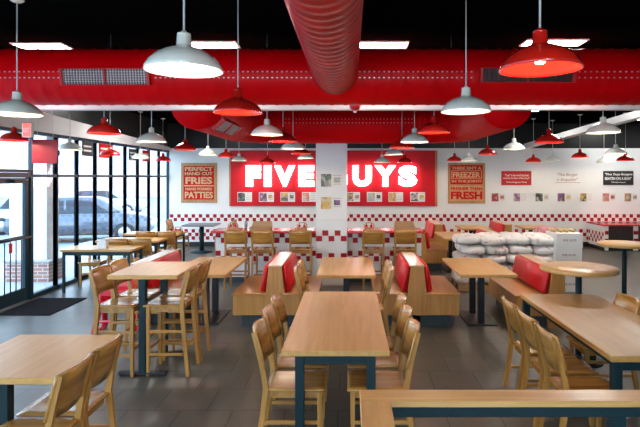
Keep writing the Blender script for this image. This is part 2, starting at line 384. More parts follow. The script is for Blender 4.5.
# ------------------------------------------------------------ outside
ground_m = plain('pale_concrete', (.42, .43, .45), .8, var=.06, scale=1.2)
asphalt_m = plain('asphalt', (.30, .31, .33), .85, var=.08, scale=2)
struct(MB().box(-8.2, XL - .1, -10, 40, -.12, -.02).build('ground_1', ground_m))
struct(MB().box(-120, -8.2, -30, 160, -.3, -.14).build('ground_2', asphalt_m))
t = thing('stucco_pillar', 'white outdoor pillar with a red brick base beyond the door glass', 'pillar', (-6.2, 10.25, -.02))
MB().box(-.42, .42, -.27, .22, 0, .38, .006).build('brick_base', brick_mat(), t)
MB().box(-.46, .46, -.3, .26, .38, .42, .01).build('ledge', ground_m, t)
MB().box(-.36, .36, -.24, .18, .42, 3.6, .004).build('shaft', plain('stucco', (.74, .74, .75), .8, var=.03, bump=.05, scale=30), t)
def car(name, label, loc, rz, col):
    t = thing(name, label, 'car', loc, rz, 'cars parked outside')
    pm = plain('car_paint_' + name + str(col), col, .25, .2, .8, var=.02)
    body = [(-2.2, .35), (-2.22, .75), (-1.95, .9), (-1.2, .95), (1.15, .95), (2.0, .82), (2.2, .62), (2.2, .35), (1.8, .25), (-1.9, .25)]
    MB().prism(body, 1, -.88, .88, bev=.06, seg=2).build('body', pm, t)
    cab = [(-1.75, .93), (-1.25, 1.4), (-.9, 1.47), (.2, 1.47), (.5, 1.4), (1.15, .93)]
    MB().prism(cab, 1, -.74, .74, bev=.05, seg=2).build('roof', pm, t)
    gm = plain('car_glass', (.03, .045, .06), .08, 0, .5, var=.05)
    g = [(-1.5, .97), (-1.18, 1.36), (-.5, 1.39), (-.5, .97)]; g2 = [(-.42, .97), (-.42, 1.39), (.3, 1.38), (.9, .97)]
    for q in (g, g2):
        MB().prism(q, 1, -.755, .755).build('side_window', gm, t)
    for wx in (-1.38, 1.38):
        for wy in (-.8, .8):
            b = MB(); b.tube([(wx, wy - .1, .32), (wx, wy + .1, .32)], .32, 20).build('wheel', plain('tyre', (.02, .02, .022), .8, var=.1), t)
            b = MB(); b.tube([(wx, wy - .105, .32), (wx, wy + .105, .32)], .2, 14).build('hub', plain('alloy', (.5, .5, .52), .3, .8, var=.03), t)
    for q in (-2.21, 2.17): MB().box(q - .02, q + .04, -.78, .78, .55, .68, .01).build('lamp_strip', plain('lens', (.6, .55, .5), .2, var=.05), t)
    return t
car('parked_car', 'silver blue car parked in the lot beyond the window by the pillar', (-11.6, 20.2, -.14), .15, (.42, .52, .62))
car('parked_car', 'dark grey car parked in the lot behind the window tables', (-8.9, 17.6, -.14), .2, (.10, .12, .15))
car('parked_car', 'pale grey car furthest off in the lot', (-13.8, 29.5, -.14), .1, (.55, .57, .6))
t = thing('shop_building', 'long pinkish shop building across the car park', 'building', (-30, 56, -.14))
MB().box(-24, 22, 0, 12, 0, 7.2).build('facade', plain('pink_render', (.62, .47, .44), .85, var=.05), t)
MB().box(-24.3, 22.3, -.3, 12.3, 7.2, 7.7, .05).build('parapet', ground_m, t)
for k in range(9):
    x0 = -22 + k * 5
    MB().box(x0, x0 + 3.2, -.06, 0, 2.2, 4.6).build('window_bay', plain('pale_shop_glass', (.6, .66, .7), .1, var=.05), t)

# ------------------------------------------------------------ ceiling lights
troff = plain('troffer_diffuser', (.9, .9, .9), .5, emit=(1.0, .98, .95), es=20)
def troffer(x, y, w, l, label):
    t = thing('ceiling_light', label, 'ceiling light', (x, y, ZC - .014), 0, 'flat ceiling light panels')
    m = MB(); b_ = .02
    for q in ((-w / 2 - b_, -w / 2, -l / 2 - b_, l / 2 + b_), (w / 2, w / 2 + b_, -l / 2 - b_, l / 2 + b_), (-w / 2, w / 2, -l / 2 - b_, -l / 2), (-w / 2, w / 2, l / 2, l / 2 + b_)):
        m.box(q[0], q[1], q[2], q[3], -.004, .012, .002)
    m.build('frame', white_lamp, t)
    MB().box(-w / 2, w / 2, -l / 2, l / 2, 0, .01).build('diffuser', troff, t)
L = ('first', 'second', 'third', 'fourth')
for k, x in enumerate((-3.62, -1.60, .38, 2.33)):
    troffer(x, 6.12 - .07 * (k > 0) - .09 * (k > 2), .56 if k < 3 else .66, .24, '%s flat white ceiling panel counted from the left, just in front of the near duct' % L[k])
troffer(4.15, 11.9, .45, .5, 'small lit ceiling panel past the right end of the far duct')
troffer(-3.9, 11.0, .56, 1.1, 'lit ceiling panel over the window tables behind the beam')
troffer(3.95, 8.6, .56, 1.1, 'lit ceiling panel right of the far duct near the beam')
troffer(7.6, 13.6, .56, .9, 'lit ceiling panel at the far right corner')
for x, y in ((.75, -.6),):  # out-of-view panel near the camera, added for its light
    troffer(x, y, .56, 1.1, 'unseen flat white ceiling panel added for light above the front railing')

# ------------------------------------------------------------ ducts
def duct_path(pts, r, name, label, step=.03, rib=5, mat=None):
    P = [Vector(p) for p in pts]; out = []
    for i in range(len(P) - 1):
        n = max(1, int((P[i + 1] - P[i]).length / step))
        for k in range(n): out.append(P[i].lerp(P[i + 1], k / n))
    out.append(P[-1])
    rs = [r + (.006 if i % rib == 0 else 0) for i in range(len(out))]
    m = MB(); m.tube(out, rs, 40)
    o = m.build(name, mat or red_duct); return tag(o, label, 'duct')
D1Y, D1Z, D1R = 5.65, 3.083, .298
def hangers(d, pts, r):
    for (x, y) in pts: MB().tube([(x, y, D1Z + r - .01), (x, y, ZC - .001)], .006, 6).build('hanger_rod', black, d)
ribbed = plain('red_ribbed_metal', (.58, .001, .004), .36, 0, .0, var=.3, scale=5, spec=.22)
duct1 = duct_path([(-5.15, D1Y, D1Z), (9.2, D1Y, D1Z)], D1R, 'air_duct', 'large red round duct running across the whole room above the near tables')
duct2 = duct_path([(-.153, YN + .02, D1Z), (-.153, D1Y - D1R + .02, D1Z)], .23, 'air_duct', 'red ribbed duct overhead running from the viewer into the crossing duct', rib=4, mat=ribbed)
hangers(duct1, [(x, D1Y) for x in (-4.6, -2.6, -.9, 1.1, 3.2, 5.4, 7.6)], D1R); hangers(duct2, [(-.153, y) for y in (-1.6, .6, 2.8, 4.6)], .23)
def arc(cx, cy, r, a0, a1, n=8): return [(cx + r * math.cos(a0 + (a1 - a0) * i / n), cy + r * math.sin(a0 + (a1 - a0) * i / n)) for i in range(n + 1)]
D2Z, D2R = 2.925, .33
path = [(-1.9, 6.47)] + arc(-1.1, 8.42, .8, PI, PI / 2) + arc(1.15, 8.42, .8, PI / 2, 0) + [(1.95, 6.47)]
duct3 = duct_path([(p[0], p[1], D2Z) for p in path], D2R, 'air_duct', 'far red duct with rounded corners behind the white beam', rib=10, mat=far_duct)
hangers(duct3, [(-1.9, 7.2), (-.6, 9.22), (.7, 9.22), (1.95, 7.2)], D2R - (D1Z - D2Z))
# registers and perforation rows are parts of the ducts
def register(parent, M, w, h, col):
    m = MB()
    for q in ((-w / 2 - .03, -w / 2, -h / 2 - .012, h / 2 + .012), (w / 2, w / 2 + .03, -h / 2 - .012, h / 2 + .012), (-w / 2, w / 2, h / 2, h / 2 + .012), (-w / 2, w / 2, -h / 2 - .012, -h / 2), (-.008, .008, -h / 2, h / 2)):
        m.box(q[0], q[1], -.035, .04, q[2], q[3], .003, M=M)
    o = m.build('register', red_vinyl, parent)
    m = MB(); m.box(-w / 2, w / 2, 0, .02, -h / 2, h / 2, M=M); m.build('throat', black, o)
    m = MB(); n = int(w / .028)
    for k in range(n + 1): m.box(-w / 2 + k * w / n - .003, -w / 2 + k * w / n + .003, -.02, -.004, -h / 2, h / 2, M=M)
    for k in range(1, 6): m.box(-w / 2, w / 2, -.015, -.005, -h / 2 + k * h / 6 - .003, -h / 2 + k * h / 6 + .003, M=M)
    m.build('grille', plain(col, (.62, .46, .46) if col == 'pale_grille' else (.12, .03, .03), .4, .3, var=.05), o)
def onduct(cx, ang, cy, cz, r): return Matrix.Translation((cx, cy - r * math.cos(ang), cz + r * math.sin(ang))) @ Matrix.Rotation(-ang, 4, 'X')
register(duct1, onduct(X(106, 5.35), -.17, D1Y, D1Z, D1R + .015), .86, .15, 'pale_grille')
register(duct1, onduct(X(527, 5.35), -.12, D1Y, D1Z, D1R + .015), .92, .13, 'dark_grille')
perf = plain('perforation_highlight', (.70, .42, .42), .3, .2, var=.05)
def perfs(parent, x0, x1, cy, cz, r, angs, step):
    m = MB(); x = x0
    while x < x1:
        for a in angs: m.box(-.008, .008, -.003, .003, -.005, .005, M=onduct(x, a, cy, cz, r + .006))
        x += step
    m.build('perforation_row', perf, parent)['kind'] = 'stuff'
perfs(duct1, -5.1, -3.0, D1Y, D1Z, D1R, (.0, -.2), .05)
perfs(duct1, -2.0, 1.3, D1Y, D1Z, D1R, (.0, -.2), .05)
perfs(duct1, 2.3, 4.5, D1Y, D1Z, D1R, (.0, -.2), .06)
perfs(duct3, -1.1, 1.1, 9.22, D2Z, D2R, (.2, .0), .06)
# register on the left bend of the far duct
nrm = Vector((.68, 0, -.733)); zx = Vector((0, 1, 0)); yy_ = -nrm; zz_ = zx.cross(yy_)
Mr = Matrix.Translation(Vector((-1.9, 7.05, D2Z)) + nrm * (D2R + .012)) @ Matrix((zx, yy_, zz_)).transposed().to_4x4()
register(duct3, Mr, .95, .17, 'pale_grille')
# alarm dome on the beam
t = thing('alarm_bell', 'small red alarm dome fixed on the white beam above the column', 'alarm', (X(355, 6.3), 6.33, 2.85))
MB().lathe([(0, -.05), (.03, -.045), (.06, -.02), (.07, .01), (.07, .02), (0, .02)], 20, (0, -.04, 0)).build('dome', plast_red, t)
MB().lathe([(0, -.075), (.02, -.07), (.024, -.05), (0, -.045)], 12, (0, -.04, 0)).build('strobe', white_lamp, t)

# ------------------------------------------------------------ pendant lamps
bulb_w = plain('lit_bulb', (1, .9, .7), .5, emit=(1, .82, .58), es=175)
def lamp_mesh(mat):
    prof = [(.0, .195), (.033, .195), (.037, .185), (.041, .135), (.050, .128), (.075, .119), (.118, .102), (.155, .077), (.185, .048), (.2, .02), (.205, .0), (.201, .0), (.196, .018), (.181, .044), (.152, .072), (.113, .096), (.07, .113), (.035, .12), (0, .12)]
    return MB().lathe(prof, 40).build('shade', mat)
sh = {'r': lamp_mesh(red_lamp), 'w': lamp_mesh(white_lamp)}
cap0 = {k: MB().lathe([(0, .215), (.012, .215), (.02, .2), (.036, .199), (.036, .19), (0, .18)], 20).build('socket_cap', sh[k].data.materials[0]) for k in 'rw'}
bulb0 = MB().lathe([(0, .03), (.02, .034), (.03, .05), (.026, .07), (.014, .09), (.012, .12)], 12).build('bulb', bulb_w)
can0 = MB().lathe([(0, -.025), (.03, -.025), (.055, -.01), (.06, 0), (0, 0)], 24).build('canopy', white_lamp)
protos = [sh['r'], sh['w'], cap0['r'], cap0['w'], bulb0, can0]
def pendant(px, py, col, label, d=None):
    if d is None: d = min(260 / (177 - py), 14.2)
    h = H(py, d); c = 'red' if col == 'r' else 'white'
    t = thing('pendant_lamp', c + ' dome pendant lamp ' + label, 'pendant lamp', (X(px, d), d, h), 0, 'red and white pendant lamps')
    for o in (sh[col], cap0[col], bulb0):
        q = o.copy(); C.objects.link(q); q.parent = t
    q = can0.copy(); C.objects.link(q); q.parent = t; q.location = (0, 0, ZC - h)
    MB().tube([(0, 0, .2), (0, 0, ZC - h - .02)], .0055, 6).build('cord', cord_m, t)
LAMPS = [
 (184, 71, 'w', 'largest of the white ones, upper left before the near duct', 2.78),
 (540, 70, 'r', 'largest of all the red ones, upper right before the near duct', 2.66),
 (17, 115, 'w', 'cut close to the left picture edge, hanging before the near duct', 4.55),
 (238, 113, 'r', 'left of the lengthwise duct, before the near duct', 4.42),
 (466, 112, 'w', 'right of the lengthwise duct, before the near duct', 4.3),
 (104, 134, 'r', 'just behind the beam, over the left high table', 6.64),
 (267, 135, 'w', 'just behind the beam, above the letter F', 6.64),
 (434, 133, 'r', 'just behind the beam, above the letter S', 6.64),
 (603, 133, 'w', 'just behind the beam, nearest on the right side', 6.64),
 (14, 141, 'r', 'nearest of the row along the windows, above the door', 7.66),
 (70, 150, 'w', 'along the windows beside the hanging red panel', 9.19),
 (110, 155.5, 'r', 'third in the row along the windows', 10.7),
 (140.4, 158.5, 'w', 'fourth in the row along the windows', 12.3),
 (163, 161, 'r', 'last in the row along the windows near the corner', 13.76),
 (151.5, 142, 'w', 'left of the far duct over the window side aisle'),
 (185, 150, 'r', 'left of the far duct above the fries sign'),
 (208, 155, 'w', 'above the right edge of the fries sign'),
 (226, 157, 'r', 'at the left end of the glowing sign board'),
 (239, 161, 'w', 'low before the upper left corner of the glowing sign'),
 (267.5, 163, 'r', 'before the glowing sign, directly above letter I', 13.8),
 (283, 142, 'r', 'half hidden by a white one, before the far duct', 7.5),
 (293, 149, 'w', 'before the far duct above the letters V and E', 8.6),
 (301, 154, 'r', 'above the letter E beside the column', 11.6),
 (305.5, 158.5, 'w', 'in front of the letter E beside the column', 13.3),
 (414.5, 142.5, 'w', 'before the far duct above the letter S'),
 (402, 148, 'r', 'before the far duct above the letters Y and S', 8.6),
 (394, 154.8, 'w', 'above the letter Y of the glowing sign'),
 (382, 162.5, 'w', 'small, low before the letters U and Y', 13.6),
 (404.5, 162.5, 'r', 'small, low before the letters Y and S', 14.2),
 (487.5, 154.5, 'r', 'above the wall right of the freezer sign', 11.5),
 (514, 149.5, 'w', 'beyond the right end of the far duct', 9.6),
 (454.5, 161, 'r', 'small, over the left half of the freezer sign', 14.0),
 (469, 161, 'w', 'over the right half of the freezer sign', 13.0),
 (549, 143, 'r', 'right of the far duct, second nearest red on that side'),
 (533.5, 162, 'r', 'small, above the red wall plaque', 13.8),
 (552.7, 161.3, 'w', 'small, above the italic wall quote', 14.2),
 (580, 157.5, 'r', 'between the italic quote and the black plaque', 12.9),
 (604, 163, 'w', 'small and lowest, left above the black plaque', 14.2),
 (615.5, 153.8, 'w', 'on the right above the black plaque', 11.0),
 (625.5, 160.8, 'r', 'on the right just above the black plaque', 12.6),
]
for l in LAMPS: pendant(*l)
for o in protos: bpy.data.objects.remove(o)

# ------------------------------------------------------------ chairs and stools
def make_chair(name, cat, sh_, bt, bb, yf=.235, yr=-.22, lean=.295):
    t = thing(name, 'x', cat)
    w = .40; lf = yf - .04; lr = yr + .02
    def seat(u, v, k):
        x, y = (u - .5) * w, yr + .012 + v * (yf - yr - .012)
        rx = 1 - .06 * (1 - v); dip = .012 * (1 - (2 * u - 1) ** 2) * (1 - (2 * v - 1) ** 4)
        ed = .006 if (u in (0, 1) or v in (0, 1)) else 0
        return (x * rx, y, sh_ - (dip + ed if k else .028 - ed))
    MB().slab(seat, 10, 10).build('seat', chair_seat, t)
    m = MB()
    for y in (lr + .03, lf): m.box(-.155, .155, y - .01, y + .01, sh_ - .08, sh_ - .02)
    for x in (-.155, .155): m.box(x - .01, x + .01, lr + .03, lf, sh_ - .08, sh_ - .02)
    m.build('seat_frame', chair_x, t)
    for s in (-1, 1):
        m = MB(); q = .018; a = q * .8
        m.hexa([(s * .165 - a, lf - a, 0), (s * .165 + a, lf - a, 0), (s * .165 + a, lf + a, 0), (s * .165 - a, lf + a, 0),
                (s * .165 - q, lf - q, sh_ - .02), (s * .165 + q, lf - q, sh_ - .02), (s * .165 + q, lf + q, sh_ - .02), (s * .165 - q, lf + q, sh_ - .02)])
        m.build('leg', chair_z, t)
    pk = lambda z: yr + .02 - (lean + yr + .02) * max(0, (z - sh_) / (bt - sh_)) ** 1.25
    for s in (-1, 1):
        x = s * .180
        P = [(yr - .045, 0), (yr - .005, sh_ * .55), (yr + .02, sh_)] + [(pk(sh_ + (bt - .01 - sh_) * k / 4), sh_ + (bt - .01 - sh_) * k / 4) for k in range(1, 5)]
        W = [.017, .019, .021, .019, .017, .015, .013]
        fr = [(y + q, z) for (y, z), q in zip(P, W)]; bk = [(y - q, z) for (y, z), q in zip(P, W)]
        MB().prism(bk + fr[::-1], 0, x - .0155, x + .0155).build('leg', chair_z, t)
    def back(u, v, k):
        x = (u - .5) * w; z = bb + (bt - bb) * v + (.010 * (1 - (2 * u - 1) ** 2) if v == 1 else 0)
        y = pk(z) + .022 - .040 * (1 - (2 * u - 1) ** 2)
        return (x, y + (.010 if k else -.010), z)
    MB().slab(back, 12, 4).build('backrest', chair_x, t)
    hs = (sh_ * .42,) if not sh_ > .6 else (sh_ * .3, sh_ * .62)
    for h in hs:
        for s in (-1, 1):
            m = MB(); m.box(s * .17 - .008, s * .17 + .008, yr + .01, lf, h - .014, h + .014, .002); m.build('stretcher', chair_y, t)
    h = hs[0] + .05
    for y in ((yr + .012, lf) if sh_ > .6 else (lf,)):
        MB().box(-.16, .16, y - .008, y + .008, h - .014, h + .014, .002).build('stretcher', chair_x, t)
    return t
chair = make_chair('dining_chair', 'chair', .445, .86, .585)
stool = make_chair('bar_stool', 'bar stool', .72, 1.06, .815, .20, -.2, .262)
LOOKR, LOOKL = -PI / 2, PI / 2      # seat facing +x / -x
gC = 'oak chairs round the tables'
def P3(n): return ('nearest', 'middle', 'farthest')[n]
for k in range(3):
    y = 3.815 + .2 + k * .465
    place(chair, (-.42, y, 0), LOOKR, 'oak dining chair on the left side of the long centre table, %s of its three' % P3(k), gC)
    place(chair, (.215, y, 0), LOOKL, 'oak dining chair on the right side of the long centre table, %s of its three' % P3(k), gC)
    place(chair, (1.75, 3.70 + .2 + k * .45, 0), LOOKR, 'oak dining chair on the left side of the right front table, %s of its three' % P3(k), gC)
place(chair, (2.36, 4.92, 0), LOOKL, 'oak dining chair tucked in on the far right side of the right front table', gC)
for k in range(2):
    place(chair, (-.335, 6.1 + k * .41, 0), LOOKR, 'oak chair beyond the centre table, before the left middle bench, %s of two' % ('nearer', 'farther')[k], gC, 1.09)
    place(chair, (.20, 6.1 + k * .41, 0), LOOKL, 'oak chair beyond the centre table, before the right middle bench, %s of two' % ('nearer', 'farther')[k], gC, 1.09)
    place(chair, (-1.96, 3.19 + k * .42, 0), LOOKL, 'oak chair on the right side of the left front table, %s of the two' % ('nearer', 'farther')[k], gC)
gS = 'tall oak bar stools'
for k in range(2):
    place(stool, (-2.34, 5.37 + k * .42, 0), LOOKR, 'tall oak stool on the left side of the high table, %s of the two' % ('nearer', 'farther')[k], gS)
    place(stool, (-1.87, 5.40 + k * .43, 0), LOOKL, 'tall oak stool on the right side of the high table, %s of the two' % ('nearer', 'farther')[k], gS)
for k, px in enumerate((235.5, 262.5, 300.5, 373.5, 405.5)):
    place(stool, (X(px, 9.2), 9.4, 0), 0, 'tall oak stool at the red counter, %s from the left' % ('first', 'second', 'third just left of the column', 'fourth just right of the column', 'last')[k], gS)
# window side chairs
for k, (x, y, n) in enumerate(((-4.29, 9.86, 'left of the pair behind the nearest window table'), (-3.87, 9.86, 'right of the pair behind the nearest window table'),
                       (-4.26, 11.1, 'left of the pair behind the second window table'), (-3.84, 11.1, 'right of the pair behind the second window table'))):
    place(chair, (x, y, 0), 0, 'oak chair, back to the room, ' + n, gC)
place(chair, (-4.55, 13.85, 0), LOOKR, 'oak chair left of the dark-topped table by the back wall', gC)
place(chair, (-3.35, 13.85, 0), LOOKL, 'oak chair right of the dark-topped table by the back wall', gC)
lowc = make_chair('low_back_chair', 'chair', .45, .66, .55, .21, -.2, .23)
place(lowc, (-4.75, 9.66, 0), PI, 'low-backed oak chair beneath the window table nearest the door', gC)

# ------------------------------------------------------------ tables
gT = 'oak topped restaurant tables'
def table_top(t, x0, x1, y0, y1, h, along_y=True, th=.042):
    MB().box(x0, x1, y0, y1, h - th, h, .005).build('tabletop', table_y if along_y else table_x, t)
def four_leg(label, x0, x1, y0, y1, h=.75, inset=.10, s=.032, along_y=True):
    cx, cy = (x0 + x1) / 2, (y0 + y1) / 2; w, l = x1 - x0, y1 - y0
    t = thing('dining_table', label, 'table', (cx, cy, 0), 0, gT)
    table_top(t, -w / 2, w / 2, -l / 2, l / 2, h, along_y)
    iy = .008
    for a in (-1, 1):
        for b_ in (-1, 1):
            x, y = a * (w / 2 - inset - s), b_ * (l / 2 - iy - s)
            MB().box(x - s, x + s, y - s, y + s, 0, h - .043, .003).build('leg', steel, t)
    m = MB(); q = .02
    for b_ in (-1, 1):
        y = b_ * (l / 2 - iy - s); m.box(-w / 2 + inset + 2 * s, w / 2 - inset - 2 * s, y - q, y + q, h - .105, h - .043, .002)
    for a in (-1, 1):
        x = a * (w / 2 - inset - s); m.box(x - q, x + q, -l / 2 + iy + 2 * s, l / 2 - iy - 2 * s, h - .085, h - .043, .002)
    m.build('apron', steel, t); return t
four_leg('long oak table in the centre foreground with chairs down both sides', -.497, .285, 3.74, 5.68)
four_leg('long oak table at the right front, running out of the picture', 1.82, 2.62, 3.62, 5.56, inset=.02)
for y0, n in ((8.95, 'nearest the door'), (10.2, 'second from the door'), (11.4, 'third from the door')):
    four_leg('oak table set against the tall windows, ' + n, -5.0, -3.76, y0, y0 + .58, inset=.04, s=.02, along_y=False)
def column_table(label, x0, x1, y0, y1, h=.75):
    cx, cy = (x0 + x1) / 2, (y0 + y1) / 2; w, l = x1 - x0, y1 - y0
    t = thing('dining_table', label, 'table', (cx, cy, 0), 0, gT); table_top(t, -w / 2, w / 2, -l / 2, l / 2, h)
    for s in (-1, 1):
        y = s * (l / 2 - .12)
        MB().box(-.034, .034, y - .034, y + .034, .03, h - .043, .004).build('column', steel, t)
        MB().box(-.24, .24, y - .03, y + .03, .0, .035, .004).build('foot_bar', dark_steel, t)
        MB().box(-.09, .09, y - .02, y + .02, h - .075, h - .043, .003).build('bracket', dark_steel, t)
    MB().box(-.02, .02, -l / 2 + .15, l / 2 - .15, h - .09, h - .045, .003).build('rail', dark_steel, t)
    return t
def double_ped(label, x0, x1, y0, y1, h=.75):
    cx, cy = (x0 + x1) / 2, (y0 + y1) / 2; w, l = x1 - x0, y1 - y0
    t = thing('pedestal_table', label, 'table', (cx, cy, 0), 0, gT)
    table_top(t, -w / 2, w / 2, -l / 2, l / 2, h)
    for s in (-1, 1):
        MB().box(-.04, .04, s * .25 - .04, s * .25 + .04, .02, h - .06, .004).build('column', dark_steel, t)
        MB().box(-.2, .2, s * .25 - .04, s * .25 + .04, h - .062, h - .043, .003).build('top_bracket', dark_steel, t)
    MB().box(-.2, .2, -.37, .37, 0, .02, .006).build('base_plate', dark_steel, t)
    return t
double_ped('oak table between the left bench and the left middle bench', -2.36, -1.60, 6.65, 8.15)
double_ped('oak table between the two middle benches, in front of the column', -.43, .33, 6.62, 8.1)
double_ped('oak table between the right middle bench and the right single bench', 1.42, 2.15, 6.66, 8.02)
double_ped('small oak table between far benches left of the sacks', 1.93, 2.5, 10.55, 11.9)
double_ped('distant oak table before the far benches near the back wall', 2.72, 3.45, 12.6, 13.5)
double_ped('distant oak table near the back wall behind the white boxes', 4.3, 5.0, 12.7, 13.6)
column_table('oak table at the left front corner with two chairs', -2.62, -1.815, 3.23, 4.13)
# high table
t = thing('high_table', 'tall oak table with blue grey posts between four stools at left', 'table', (-2.09, 5.55, 0), 0, gT)
table_top(t, -.31, .385, -.42, .42, 1.03)
for s in (-1, 1):
    MB().box(-.034, .034, s * .3 - .034, s * .3 + .034, .03, .985, .004).build('column', steel, t)
    MB().box(-.24, .24, s * .3 - .03, s * .3 + .03, 0.012, .04, .004).build('foot_bar', dark_steel, t)
    for q in (-.22, .22): MB().lathe([(0, 0), (.02, 0), (.02, .012), (0, .012)], 10, (q, s * .3, 0)).build('glide', black, t)
MB().box(-.02, .02, -.27, .27, .925, .985, .003).build('rail', dark_steel, t)
# round tables
def round_table(label, x, y, r, h):
    t = thing('round_table', label, 'table', (x, y, 0), 0, gT)
    MB().lathe([(0, h), (r - .006, h), (r, h - .006), (r, h - .036), (r - .006, h - .042), (0, h - .042)], 56).build('tabletop', table_x, t)
    MB().tube([(0, 0, .02), (0, 0, h - .05)], .034, 16).lathe([(0, h - .06), (.14, h - .06), (.14, h - .043), (0, h - .043)], 20).build('column', steel, t)
    MB().lathe([(0, 0), (.25, 0), (.255, .012), (.06, .03), (.036, .06), (0, .06)], 32).build('base_plate', dark_steel, t)
round_table('round oak bar table behind the right front table', X(581, 5.62), 5.68, .40, 1.02)
round_table('round oak bar table at the right edge before the tiled station', X(625, 7.7), 7.72, .37, 1.02)
# dark-topped table far left
t = thing('pedestal_table', 'dark topped table on one blue pedestal at the back wall', 'table', (-3.95, 13.85, 0), 0, gT)
MB().box(-.42, .42, -.38, .38, .71, .745, .004).build('tabletop', plain('grey_top', (.12, .13, .14), .35, var=.1), t)
MB().tube([(0, 0, .02), (0, 0, .71)], .06, 16).build('column', steel, t)
MB().lathe([(0, 0), (.3, 0), (.3, .015), (.07, .05), (0, .05)], 28).build('base_plate', steel, t)

# ------------------------------------------------------------ booths
gB = 'oak benches with red vinyl backs'
SH, BH = .46, .83
def pad(t, s, l, cx=0):
    """red cushion leaning on the spine; s = side it faces"""
    q = [(cx + s * .125, SH + .01), (cx + s * .205, SH + .02), (cx + s * .20, SH + .08), (cx + s * .155, BH - .03), (cx + s * .135, BH), (cx + s * .095, BH - .005), (cx + s * .085, BH - .03)]
    MB().prism(q, 1, .02, l - .02, bev=.014, seg=2).build('back_cushion', red_vinyl, t)
def booth(label, x, y, l, sides):
    t = thing('booth_bench', label, 'bench', (x, y, 0), 0, gB)
    for s in sides:
        a, b_ = (s * .1, s * .56) if s > 0 else (s * .56, s * .1)
        MB().box(a, b_, .0, l, .17, SH - .028, .003).build('seat_box', booth_x, t)
        a, b_ = (s * .1, s * .575) if s > 0 else (s * .575, s * .1)
        MB().box(a, b_, -.012, l, SH - .028, SH, .005).build('seat', booth_y, t)
        a, b_ = (s * .05, s * .46) if s > 0 else (s * .46, s * .05)
        MB().box(a, b_, .07, l - .04, 0, .17).build('plinth', plinth_m, t)
        pad(t, s, l)
    lo = -.125 if -1 in sides else -.085; hi = .125 if 1 in sides else .085
    p = [(lo, .0 if len(sides) == 1 else .17), (hi, .0 if len(sides) == 1 else .17), (hi, SH), (.085, BH - .02), (-.085, BH - .02), (lo, SH)]
    MB().prism(p, 1, -.006, l + .0, bev=.003).build('spine', booth_x, t)
    MB().box(-.095, .095, -.016, l + .01, BH - .02, BH + .004, .004).build('cap', pale_y, t)
    return t
booth('back-to-back oak bench with red cushions, left of the centre table', -.99, 6.88, 1.22, (-1, 1))
booth('back-to-back oak bench with red cushions, right of the centre table', .89, 6.88, 1.22, (-1, 1))
booth('single oak bench facing right behind the left high table', -2.86, 7.0, 1.3, (1,))
booth('single oak bench facing left, behind the right front table', 2.76, 6.88, 1.36, (-1,)).scale = (1, 1, .935)
booth('single oak bench facing right just beyond the counter end', 1.5, 11.02, 1.2, (1,))
booth('single oak bench facing left just behind the sack pile', 3.02, 10.75, 1.1, (-1,))
booth('distant back-to-back oak bench against the back wall, left one', 2.2, 12.85, 1.2, (-1, 1))
booth('distant oak bench facing left against the back wall, right one', 3.92, 12.85, 1.2, (-1,))

# ------------------------------------------------------------ counter with tiled half wall
def counter(name, label, x0, x1):
    t = thing(name, label, 'counter', ((x0 + x1) / 2, 9.9, 0)); w = (x1 - x0) / 2
    m = MB(); m.box(-w, w, 0, .3, .1, .955)
    for zt in (.95, .60): checker(m, -w, w, zt, 2, -.003, ph=0)
    m.build('tiled_half_wall', [white_tile, red_tile], t)
    MB().box(-w, w, .02, .28, 0, .1).build('plinth', plinth_m, t)
    MB().box(-w - (.02 if x0 < -1 else 0), w + (.0 if x0 < -1 else .02), -.28, .34, .955, 1.0, .006).build('countertop', red_counter, t)
counter('bar_counter', 'red topped counter on a checker tiled half wall, left of the column', -2.56, CX0 - .004)
counter('bar_counter', 'red topped counter on a checker tiled half wall, right of the column', CX1 + .004, 1.36)
gO = 'things standing on the red counter'
def tray(px, y, label, rz=0, z=1.0):
    t = thing('cardboard_tray', label, 'tray', (X(px, y), y, z), rz, gO)
    m = MB(); w, d, h = .2, .12, .05
    m.box(-w, w, -d, d, 0, .006)
    for q in ((-w, w, -d, -d + .006), (-w, w, d - .006, d), (-w, -w + .006, -d, d), (w - .006, w, -d, d)): m.box(q[0], q[1], q[2], q[3], .006, h)
    m.build('box', kraft, t)
    MB().hexa([(-w, d, h), (w, d, h), (w, d + .006, h), (-w, d + .006, h), (-w * .9, d + .09, h + .09), (w * .9, d + .09, h + .09), (w * .9, d + .096, h + .085), (-w * .9, d + .096, h + .085)]).build('flap', kraft, t)
def caddy(px, y, label, z=1.0):
    t = thing('condiment_caddy', label, 'caddy', (X(px, y), y, z), 0, gO)
    MB().box(-.1, .1, -.06, .06, 0, .05, .006).build('tray', wood_frame, t)
    MB().tube([(-.095, 0, .04), (-.09, 0, .1), (-.05, 0, .135), (.05, 0, .135), (.09, 0, .1), (.095, 0, .04)], .01, 8).build('handle', wood_frame, t)
    for k, q in enumerate((-.05, .045)):
        b = MB(); b.lathe([(0, .012), (.026, .012), (.027, .08), (.012, .1), (.007, .125), (0, .125)], 14, (q, 0, 0)).build('bottle', red_lamp, t)
tray(261, 9.92, 'open brown cardboard tray on the left half of the counter')
tray(405, 9.92, 'open brown cardboard tray on the right half of the counter')
caddy(233, 9.9, 'wooden caddy with red bottles at the left end of the counter')
caddy(302, 9.85, 'wooden caddy with red bottles just left of the column')
caddy(369, 9.85, 'wooden caddy with red bottles just right of the column')
caddy(178, 11.6, 'wooden caddy with red bottles on the third window table', .75)
m = MB(); m.lathe([(0, 0), (.03, 0), (.032, .1), (.028, .13), (.012, .15), (.012, .17), (0, .17)], 16)
tag(m.build('vinegar_bottle', plain('grey_glass', (.25, .3, .32), .1, 0, .5, var=.05), loc=(X(246, 10.05), 10.05, 1.0)), 'small grey bottle on the counter below the letter F', 'bottle', gO)
